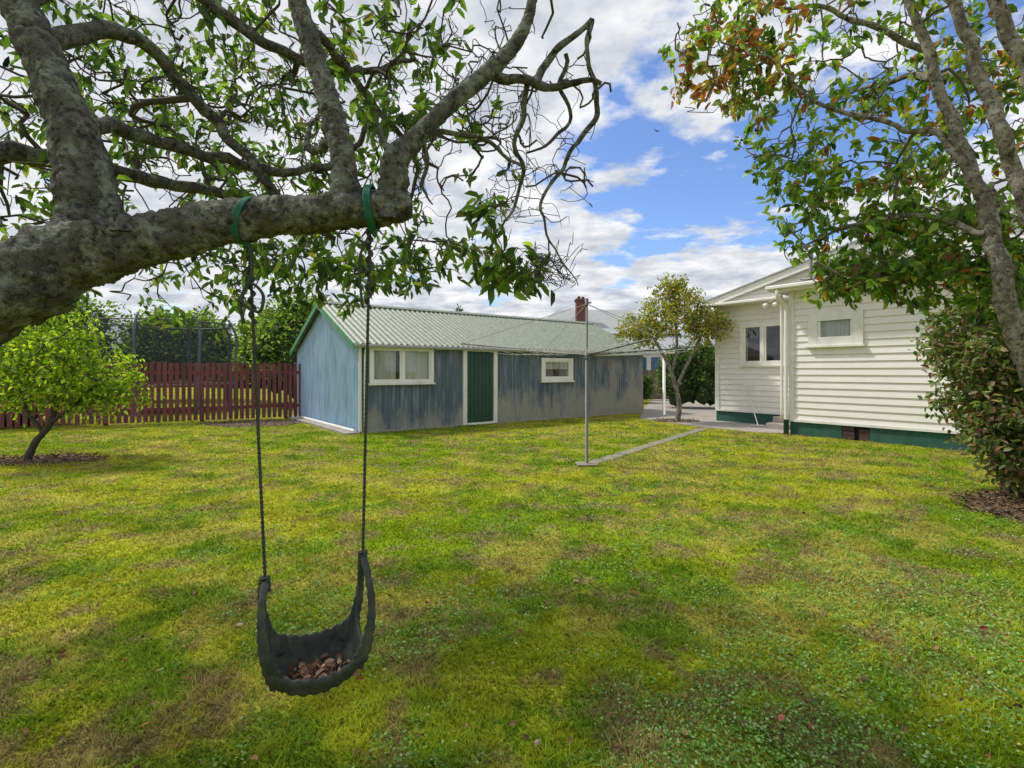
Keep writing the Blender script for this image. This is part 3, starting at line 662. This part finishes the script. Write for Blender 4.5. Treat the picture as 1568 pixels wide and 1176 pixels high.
P,D,L,c=leaves_on(keepA,(4,8),.06,.105,.2,GP,GW,.55)
make_leaves('leaves',P,D,L,.2,c,M_LEAF,tree)

# ---- tree on the right with autumn colour
rt=empty('autumn_tree')
RL_=[([(4.6,3.7,-.05),(4.35,3.75,.6),(4.05,3.85,1.2),(3.74,3.85,1.88),(3.62,3.9,2.635),(3.50,4.0,3.228),(3.40,4.1,3.796),(3.2,4.2,4.6)],[.12,.11,.09,.068,.055,.046,.038,.03]),
 ([(4.45,3.6,.5),(4.15,3.45,1.4),(3.82,3.5,2.1),(3.62,3.55,2.5),(3.45,3.6,3.14),(3.36,3.7,3.71),(3.15,3.8,4.4)],[.09,.07,.058,.052,.044,.040,.032]),
 ([(3.95,3.45,1.9),(3.62,3.3,2.6),(3.36,3.3,3.21),(3.16,3.3,3.84),(3.0,3.4,4.4)],[.052,.046,.041,.037,.03]),
 ([(3.52,3.95,3.0),(3.4,4.1,3.35),(3.197,4.2,3.45),(2.9,4.3,3.60),(2.619,4.4,3.78),(2.35,4.5,4.1),(2.209,4.6,4.376)],[.030,.024,.020,.017,.015,.012,.008]),
 ([(3.6,3.9,2.5),(3.3,4.3,2.75),(2.9,4.5,2.7),(2.6,4.6,2.55)],[.025,.020,.015,.009]),
 ([(3.45,4.1,3.75),(3.6,4.6,4.1),(3.5,5.2,4.3)],[.03,.024,.016]),
 ([(3.4,4.15,4.0),(2.9,4.4,4.5),(2.4,4.7,4.8)],[.026,.021,.012]),
 ([(3.9,3.9,1.5),(4.3,4.4,2.4),(4.5,4.8,3.2)],[.05,.038,.025])]
bk=Tubes(); SP=[];SR=[]
for i,(p,r) in enumerate(RL_):
    q_=catmull(np.hstack([np.array(p,float),np.array(r)[:,None]]),14); 
    for j in range(1,len(q_)-1): q_[j,:3]+=np.array([mnoise.noise(Vector((q_[j,0]*4+c*7+i,q_[j,1]*4,q_[j,2]*4))) for c in range(3)])*.05
    bk.add(q_[:,:3],q_[:,3],20,rough=1.1,seed=i*5.3); SP+=q_[::2,:3].tolist(); SR+=q_[::2,3].tolist()
bk.make('pale_trunks',M_BARKP,rt)
tw=Tubes()
def rtargets(k):
    return np.vstack([ell(int(125*k),(2.15,4.8,4.45),(.72,.6,.65),.5),ell(int(210*k),(3.5,5.0,4.1),(1.3,.9,1.0),.5),ell(int(190*k),(3.55,4.7,2.8),(1.15,.7,.62),.5),
      ell(int(60*k),(3.15,4.6,2.3),(.5,.5,.28),.5),ell(int(130*k),(4.05,4.4,2.35),(.65,.5,.6),.5),ell(int(110*k),(4.3,4.6,3.8),(.8,.9,1.2),.5),ell(int(80*k),(3.0,3.9,4.7),(1.0,.8,.5),.5),ell(int(60*k),(2.7,4.8,3.35),(.5,.5,.6),.5)])
SP,SR,_=grow(SP,SR,rtargets(.10),tw,.018,.008,6,.12)
SP,SR,_=grow(SP,SR,rtargets(.55),tw,.009,.004,5,.15)
SP,SR,tipsB=grow(SP,SR,rtargets(1.35),tw,.005,.0022,4,.17)
tw.make('twigs',simple('grey_twig',(.14,.12,.10),.85,.3,30),rt)
def autumn(P,c):
    f=vnoise(P[:,0]+P[:,1]*.7,P[:,2],1.8,11)+rng.normal(size=len(P))*.17
    red=np.array([(.34,.09,.05),(.40,.19,.05),(.22,.08,.06),(.42,.34,.06),(.25,.19,.07)])[rng.integers(0,5,len(P))]
    hi=np.clip((P[:,2]-2.7)/1.0,0,1)*.28
    m_=(f+hi>1.0)[:,None]; return np.where(m_,red*(1+rng.normal(size=(len(P),1))*.2),c).clip(.005,.8)
keepB=[t for t in tipsB if not (t[-1][2]>3.3 and 2.5<t[-1][0]<3.9 and rng.uniform()<.45)]
P,D,L,c=leaves_on(keepB,(5,9),.07,.115,.25,[(.12,.22,.04),(.17,.28,.045),(.25,.35,.06),(.065,.13,.03),(.33,.35,.08)],[4,4,2.8,2.6,1.4],.6,colf=autumn)
make_leaves('leaves',P,D,L,.25,c,M_LEAF,rt)

# ---- small trees
def small_tree(name,limbs,tg,leafpar,bark=M_BARKP,k=(.06,.3,1)):
    o=empty(name); tb=Tubes(); SP=[];SR=[]
    for i,(p,r) in enumerate(limbs):
        q_=catmull(np.hstack([np.array(p,float),np.array(r)[:,None]]),6); tb.add(q_[:,:3],q_[:,3],10,rough=.6,seed=i); SP+=q_[2:,:3].tolist(); SR+=q_[2:,3].tolist()
    SP,SR,_=grow(SP,SR,tg(k[0]),tb,.022,.01,6,.12); SP,SR,_=grow(SP,SR,tg(k[1]),tb,.012,.006,4,.14); SP,SR,tp=grow(SP,SR,tg(k[2]),tb,.008,.004,3,.15)
    tb.make('trunk_and_branches',bark,o)
    P,D,L,c=leaves_on(tp,*leafpar[:-1],spread=leafpar[-1]); make_leaves('leaves',P,D,L,leafpar[3],c,M_LEAF,o); return o
def tgA(k): return np.vstack([ell(int(250*k),(-7.35,8.35,1.45),(1.05,.95,.62),.4),ell(int(100*k),(-7.9,8.4,1.9),(.65,.6,.4),.5),ell(int(80*k),(-6.6,8.3,1.1),(.6,.6,.5),.5),ell(int(80*k),(-8.2,8.3,1.2),(.7,.6,.5),.5),ell(int(24*k),(-6.9,8.3,2.1),(.4,.4,.35),.5),ell(int(16*k),(-7.5,8.3,2.35),(.3,.3,.25),.5)])
small_tree('lime_green_fruit_tree',[([(-7.85,8.28,0),(-7.72,8.3,.3),(-7.5,8.32,.6),(-7.4,8.35,1.1),(-7.3,8.4,1.6)],[.06,.05,.045,.035,.025]),([(-7.6,8.3,.45),(-7.9,8.3,.9),(-8.1,8.35,1.5)],[.035,.03,.02]),([(-7.5,8.3,.6),(-7.0,8.2,.9),(-6.6,8.2,1.3)],[.03,.025,.018])],
  tgA,((11,16),.06,.10,.25,[(.22,.33,.02),(.34,.43,.03),(.12,.20,.02),(.44,.48,.06)],[4,3.5,3,1.6],.3,.25),M_TWIG)
def tgB(k): return np.vstack([ell(int(150*k),(4.75,14.75,3.15),(1.1,1.0,.75),.45),ell(int(80*k),(3.7,14.6,2.65),(.75,.8,.45),.45),ell(int(80*k),(5.6,14.7,2.75),(.65,.8,.55),.45),ell(int(40*k),(4.6,14.7,3.8),(.5,.6,.35),.5)])
small_tree('small_olive_tree',[([(4.82,14.9,0),(4.85,14.85,.5),(4.72,14.8,1.0),(4.55,14.75,1.5),(4.3,14.7,2.0),(3.9,14.6,2.6)],[.085,.07,.06,.055,.045,.03]),
  ([(4.74,14.8,.95),(4.95,14.8,1.4),(5.2,14.8,1.9),(5.5,14.7,2.6)],[.05,.045,.04,.025]),([(4.6,14.75,1.4),(4.75,14.75,2.1),(4.7,14.75,3.0),(4.7,14.75,3.6)],[.045,.04,.03,.02])],
  tgB,((13,19),.07,.13,.24,[(.26,.28,.05),(.36,.33,.07),(.15,.18,.04),(.42,.30,.08)],[4,3,3,2],.3,.3))
def tgC(k): return np.vstack([ell(int(500*k),(5.90,6.05,1.60),(.82,.8,1.0),.33),ell(int(330*k),(6.02,5.75,.85),(.82,.75,.80),.33)])
small_tree('photinia_shrub',[([(5.9,6.1,0),(5.85,6.1,.6),(5.8,6.1,1.2),(5.8,6.0,2.0)],[.06,.05,.04,.02]),([(6.05,6.0,0),(6.15,5.9,.6),(6.1,5.9,1.2)],[.05,.04,.03]),([(5.85,6.1,.3),(5.6,6.0,.9),(5.6,6.0,1.6)],[.04,.03,.02])],
  tgC,((15,21),.06,.105,.27,[(.085,.13,.035),(.13,.18,.05),(.22,.26,.13),(.23,.12,.08),(.36,.28,.19)],[3.5,3.5,2.2,2.2,1.8],.3,.3),M_TWIG)

# ---- background greenery masses
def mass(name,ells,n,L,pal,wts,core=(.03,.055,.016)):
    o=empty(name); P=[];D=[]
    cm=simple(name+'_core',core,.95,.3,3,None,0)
    for j,(c,r) in enumerate(ells):
        v=norm(rng.normal(size=(n,3))); v[:,2]=np.where(v[:,2]<-.5,-v[:,2],v[:,2])
        ph=c[0]*1.3+c[1]
        bump_=np.array([mnoise.noise(Vector((float(a[0])*2.2+ph,float(a[1])*2.2,float(a[2])*2.2))) +.5*mnoise.noise(Vector((float(a[0])*6+ph,float(a[1])*6,float(a[2])*6))) for a in v])
        rad=(.9+.32*bump_)*rng.uniform(.82,1.1,n)
        P.append(np.array(c)+v*np.array(r)*rad[:,None]); D.append(v+rng.normal(size=(n,3))*.8)
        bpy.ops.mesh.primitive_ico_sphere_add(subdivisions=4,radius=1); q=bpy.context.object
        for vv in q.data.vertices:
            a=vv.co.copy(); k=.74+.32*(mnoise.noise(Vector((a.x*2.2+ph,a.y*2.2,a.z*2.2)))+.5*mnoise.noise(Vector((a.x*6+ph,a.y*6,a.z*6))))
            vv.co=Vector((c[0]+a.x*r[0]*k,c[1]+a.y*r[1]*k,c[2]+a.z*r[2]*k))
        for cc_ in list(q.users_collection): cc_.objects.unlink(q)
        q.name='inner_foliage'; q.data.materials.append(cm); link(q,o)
    P=np.vstack(P);D=np.vstack(D); k=P[:,2]>.02; P=P[k];D=D[k]
    make_leaves('foliage',P,D,rng.uniform(.7,1.3,len(P))*L,.3,pick_cols(len(P),pal,wts,.3),M_LEAF,o); return o
GB=[(.11,.18,.035),(.18,.26,.05),(.26,.34,.07),(.07,.12,.03)]
mass('neighbour_tree',[((-8.6,21,2.2),(2.0,1.8,2.3)),((-7.4,22,2.4),(1.7,1.5,1.9)),((-10.6,23,2.2),(1.8,1.6,1.9))],4500,.16,GB,[3,4,3,2])
mass('neighbour_tree',[((-16.2,25,2.4),(2.8,2,2.0)),((-20,22,2.5),(3,2,2.7)),((-24,19,2.6),(3,2.5,2.7))],4500,.18,GB,[3,4,3,2])
mass('hedge',[((-13.5,13.6,.9),(1.5,.9,1.5)),((-16.5,12.5,1.0),(1.8,.9,1.6)),((-20,11,1.2),(2,1,1.9))],3000,.12,GB,[3,4,3,2])
mass('garden_hedge',[((6.6,20.2,1.1),(.9,.8,1.3)),((7.6,19.8,1.2),(.9,.8,1.35)),((8.8,19.6,1.2),(1,.9,1.5)),((5.6,23.2,.6),(.8,.6,.7))],2600,.10,[(.05,.10,.025),(.09,.15,.035),(.15,.19,.06)],[4,3,2])
mass('conifer',[((-3.4,34,2.5),(.7,.7,3.0))],2500,.16,[(.03,.06,.02),(.05,.09,.03)],[1,1])
bgel=[]
for i in range(16):
    x=-52+i*7.5+random.uniform(-2,2); bgel.append(((x,46+random.uniform(-4,6),1.6),(4.6,3,random.uniform(2.2,4.0))))
mass('distant_tree_line',bgel,1600,.5,GB,[4,3,2,3])

# ---------------------------------------------------------------- neighbour houses
nh=empty('neighbour_brick_chimney_house')
m=MB(); m.box(1.2,9.5,30,37,0,3.6); m.make('walls',M_WHITE,nh)
m=MB(); m.V+=[(.8,29.6,3.6),(9.9,29.6,3.6),(9.9,37.4,3.6),(.8,37.4,3.6),(3.0,33.5,5.45),(7.6,33.5,5.45)]; m.F+=[(0,1,5,4),(1,2,5),(2,3,4,5),(3,0,4)]; m.make('hip_roof',M_GREYROOF,nh)
m=MB(); m.box(3.9,4.5,31.0,31.6,3.5,5.7); m.box(3.84,4.56,30.94,31.66,5.701,5.82); m.make('chimney',M_BRICK,nh)
m=MB(); m.box(4.0,4.18,31.2,31.4,5.82,6.0); m.box(4.25,4.42,31.2,31.4,5.82,5.97); m.make('chimney_pots',M_BRICK,nh,.02)
n2=empty('neighbour_white_house')
m=MB(); m.box(6.5,13,28,34,0,2.6); m.make('walls',M_WHITE,n2)
m=MB(); m.V+=[(6.1,27.6,2.6),(13.4,27.6,2.6),(13.4,31,4.0),(6.1,31,4.0),(13.4,34.4,2.6),(6.1,34.4,2.6)]; m.F+=[(0,1,2,3),(3,2,4,5),(0,3,5),(1,4,2)]; m.make('gable_roof',M_GREYROOF,n2)
m=MB(); m.box(6.9,7.35,27.97,28.02,1.2,2.2); m.box(7.6,8.1,27.97,28.02,1.2,2.2); m.box(9.2,10.1,27.97,28.02,1.0,2.2); m.make('windows',simple('blue_glass',(.05,.12,.25),.1,.1,2,None,0),n2)

# ---------------------------------------------------------------- tyre swing
sw=empty('tyre_swing')
a_=np.array([.90,.435]); a_/=np.linalg.norm(a_); b_=np.array([a_[1],-a_[0]])   # b towards camera
cen=np.array([-.715,1.865])
def SW(a,b,z): return (cen[0]+a*a_[0]+b*b_[0], cen[1]+a*a_[1]+b*b_[1], z)
V=[];nA=49;nB=21
for i in range(nA):
    q_=-1+2*i/(nA-1); a0=.162*math.sin(q_*math.pi/2*.98)
    zc=.315+.13*(1-math.cos(q_*math.pi/2*.98))
    for j in range(nB):
        s_=-1+2*j/(nB-1); wdt=.122*(1-.15*abs(q_)**2.5)
        bb=wdt*math.sin(s_*math.pi/2)
        zz_=zc+(.120 if s_<0 else .080)*(abs(s_)**2.4)*(1-.35*abs(q_)**2)
        rip=.0035*max(-.4,min(.4,math.sin(a0*170)))*2
        V.append(SW(a0,bb,zz_+rip))
F=[(i*nB+j,(i+1)*nB+j,(i+1)*nB+j+1,i*nB+j+1) for i in range(nA-1) for j in range(nB-1)]
o=mesh_np('tyre_seat',V,F,M_RUB,sw,smooth=True); md=o.modifiers.new('sol','SOLIDIFY'); md.thickness=.014; md.offset=0
def ribbon(pts,wv,th,name):
    P=catmull(pts,8); n=len(P); T=norm(np.gradient(P,axis=0)); V=[]
    for i in range(n):
        u=i/(n-1); thd=np.array([b_[0],b_[1],0]); thd=thd-T[i]*thd.dot(T[i]); thd/=np.linalg.norm(thd); wd_=np.cross(T[i],thd)
        W_=wv[0]+(wv[1]-wv[0])*min(1,u*1.8); rid=1+.10*(1 if math.sin(i*1.7)>0 else -1)
        for e,f in ((-1,-1),(1,-1),(1,1),(-1,1)): V.append(P[i]+wd_*e*W_/2*rid+thd*f*th/2)
    F=[]
    for i in range(n-1):
        for j in range(4): F.append((i*4+j,i*4+(j+1)%4,(i+1)*4+(j+1)%4,(i+1)*4+j))
    F+=[(3,2,1,0),(n*4-4,n*4-3,n*4-2,n*4-1)]
    o=mesh_np(name,V,F,M_RUB,sw); md=o.modifiers.new('b','BEVEL'); md.width=.004; md.segments=2
for sgn,top in ((1,.755),(-1,.715)):
    for bs in (1,-1):
        pts=[SW(sgn*.125,bs*.096,.39),SW(sgn*.152,bs*.122,.46),SW(sgn*.172,bs*.126,.54),SW(sgn*.178,bs*.116,.62),SW(sgn*.174,bs*.082,.69),SW(sgn*.166,bs*.018,top-.005)]
        ribbon(pts,(.054,.024),.018,'tyre_sidewall_strap')
rp=Tubes()
def helix(p,q,r,turns,n): 
    p=np.array(p);q=np.array(q); u=np.linspace(0,1,n); P=p+(q-p)*u[:,None]; P[:,0]+=r*np.cos(u*turns*6.283); P[:,1]+=r*np.sin(u*turns*6.283); return P
Lb=SW(-.166,0,.70); Rb=SW(.166,0,.74)
Lt=(-.945,1.84,1.93); Rt=(-.520,1.875,1.98)
for (bt,tp,kn) in ((Lb,Lt,1.62),(Rb,Rt,1.68)):
    bt=np.array(bt);tp=np.array(tp)
    rp.add(helix(bt,bt+(tp-bt)*.985,.0025,70,600),[.0036]*600,6)
    rp.add(helix(bt+[0.002,0,0],bt+(tp-bt)*.985,-.0025,70,600),[.0036]*600,6)
    a=np.linspace(0,4*2*np.pi,90); rp.add(np.stack([bt[0]+.014*np.cos(a),bt[1]+.014*np.sin(a),bt[2]-.02+.05*a/a[-1]],1),[.005]*90,6)
    u0=(kn-bt[2])/(tp[2]-bt[2]); k0=bt+(tp-bt)*u0
    a=np.linspace(0,6*2*np.pi,140); q_=k0+(tp-k0)*(a/a[-1])[:,None]; q_[:,0]+=.010*np.cos(a); q_[:,1]+=.010*np.sin(a); rp.add(q_,[.005]*140,6)
rp.add(catmull([(-.945,1.84,1.92),(-.925,1.82,1.80),(-.955,1.81,1.70),(-.90,1.82,1.66),(-.885,1.82,1.72),(-.93,1.82,1.76),(-.965,1.82,1.70),(-.955,1.82,1.62)],8),[.006]*57,6)
rp.add(catmull([(-.52,1.87,1.95),(-.55,1.85,1.86),(-.548,1.85,1.76),(-.542,1.86,1.68)],8),[.005]*25,6)
rp.make('ropes',M_ROPE,sw)
sg=Tubes()
for (c,r,tilt) in (((-.955,1.85,1.992),.080,.10),((-.510,1.87,2.045),.077,-.02)):
    for o_ in (-.009,-.003,.003,.009):
        a=np.linspace(0,2*np.pi,40); P=np.stack([c[0]+o_+tilt*.25*np.sin(a),c[1]+r*np.cos(a),c[2]+r*np.sin(a)],1); sg.add(P,[.0045]*40,6,cap=False)
    for o_ in (-.006,.0,.006): sg.add([(c[0]+o_,c[1]-.02,c[2]-r),(c[0]+.01+o_*.3,c[1]-.01,c[2]-r-.03)],[.005,.003],6)
sg.make('webbing_slings',M_SLING,sw)
P=np.array([SW(rng.normal()*.055,rng.normal()*.035,.345+abs(rng.normal())*.010) for _ in range(130)])
make_leaves('leaf_litter',P,rng.normal(size=P.shape)*[1,1,.5],rng.uniform(.02,.045,len(P)),.35,pick_cols(len(P),[(.36,.22,.16),(.24,.14,.09),(.44,.30,.23),(.12,.07,.05)],[3,3,2,1.5]),M_LITTER,sw)

# ---------------------------------------------------------------- bird
m=MB(); c=(5.67,20,10.8)
m.V+=[(c[0]-.13,c[1],c[2]+.02),(c[0]+.13,c[1],c[2]),(c[0],c[1]+.03,c[2]+.035),(c[0],c[1]-.03,c[2]-.03),(c[0]-.02,c[1]+.02,c[2]-.0),
      (c[0]-.17,c[1]-.03,c[2]+.10),(c[0]-.06,c[1]-.02,c[2]+.02),(c[0]+.03,c[1]-.02,c[2]+.025),(c[0]+.15,c[1]+.03,c[2]+.09),(c[0]+.06,c[1],c[2]+.02),(c[0]-.02,c[1]+.03,c[2]+.02)]
m.F+=[(0,3,1),(1,2,0),(0,2,4),(3,0,4),(5,6,7),(8,9,10)]
m.make('bird',M_DARK)
print('done',len(bpy.data.objects))
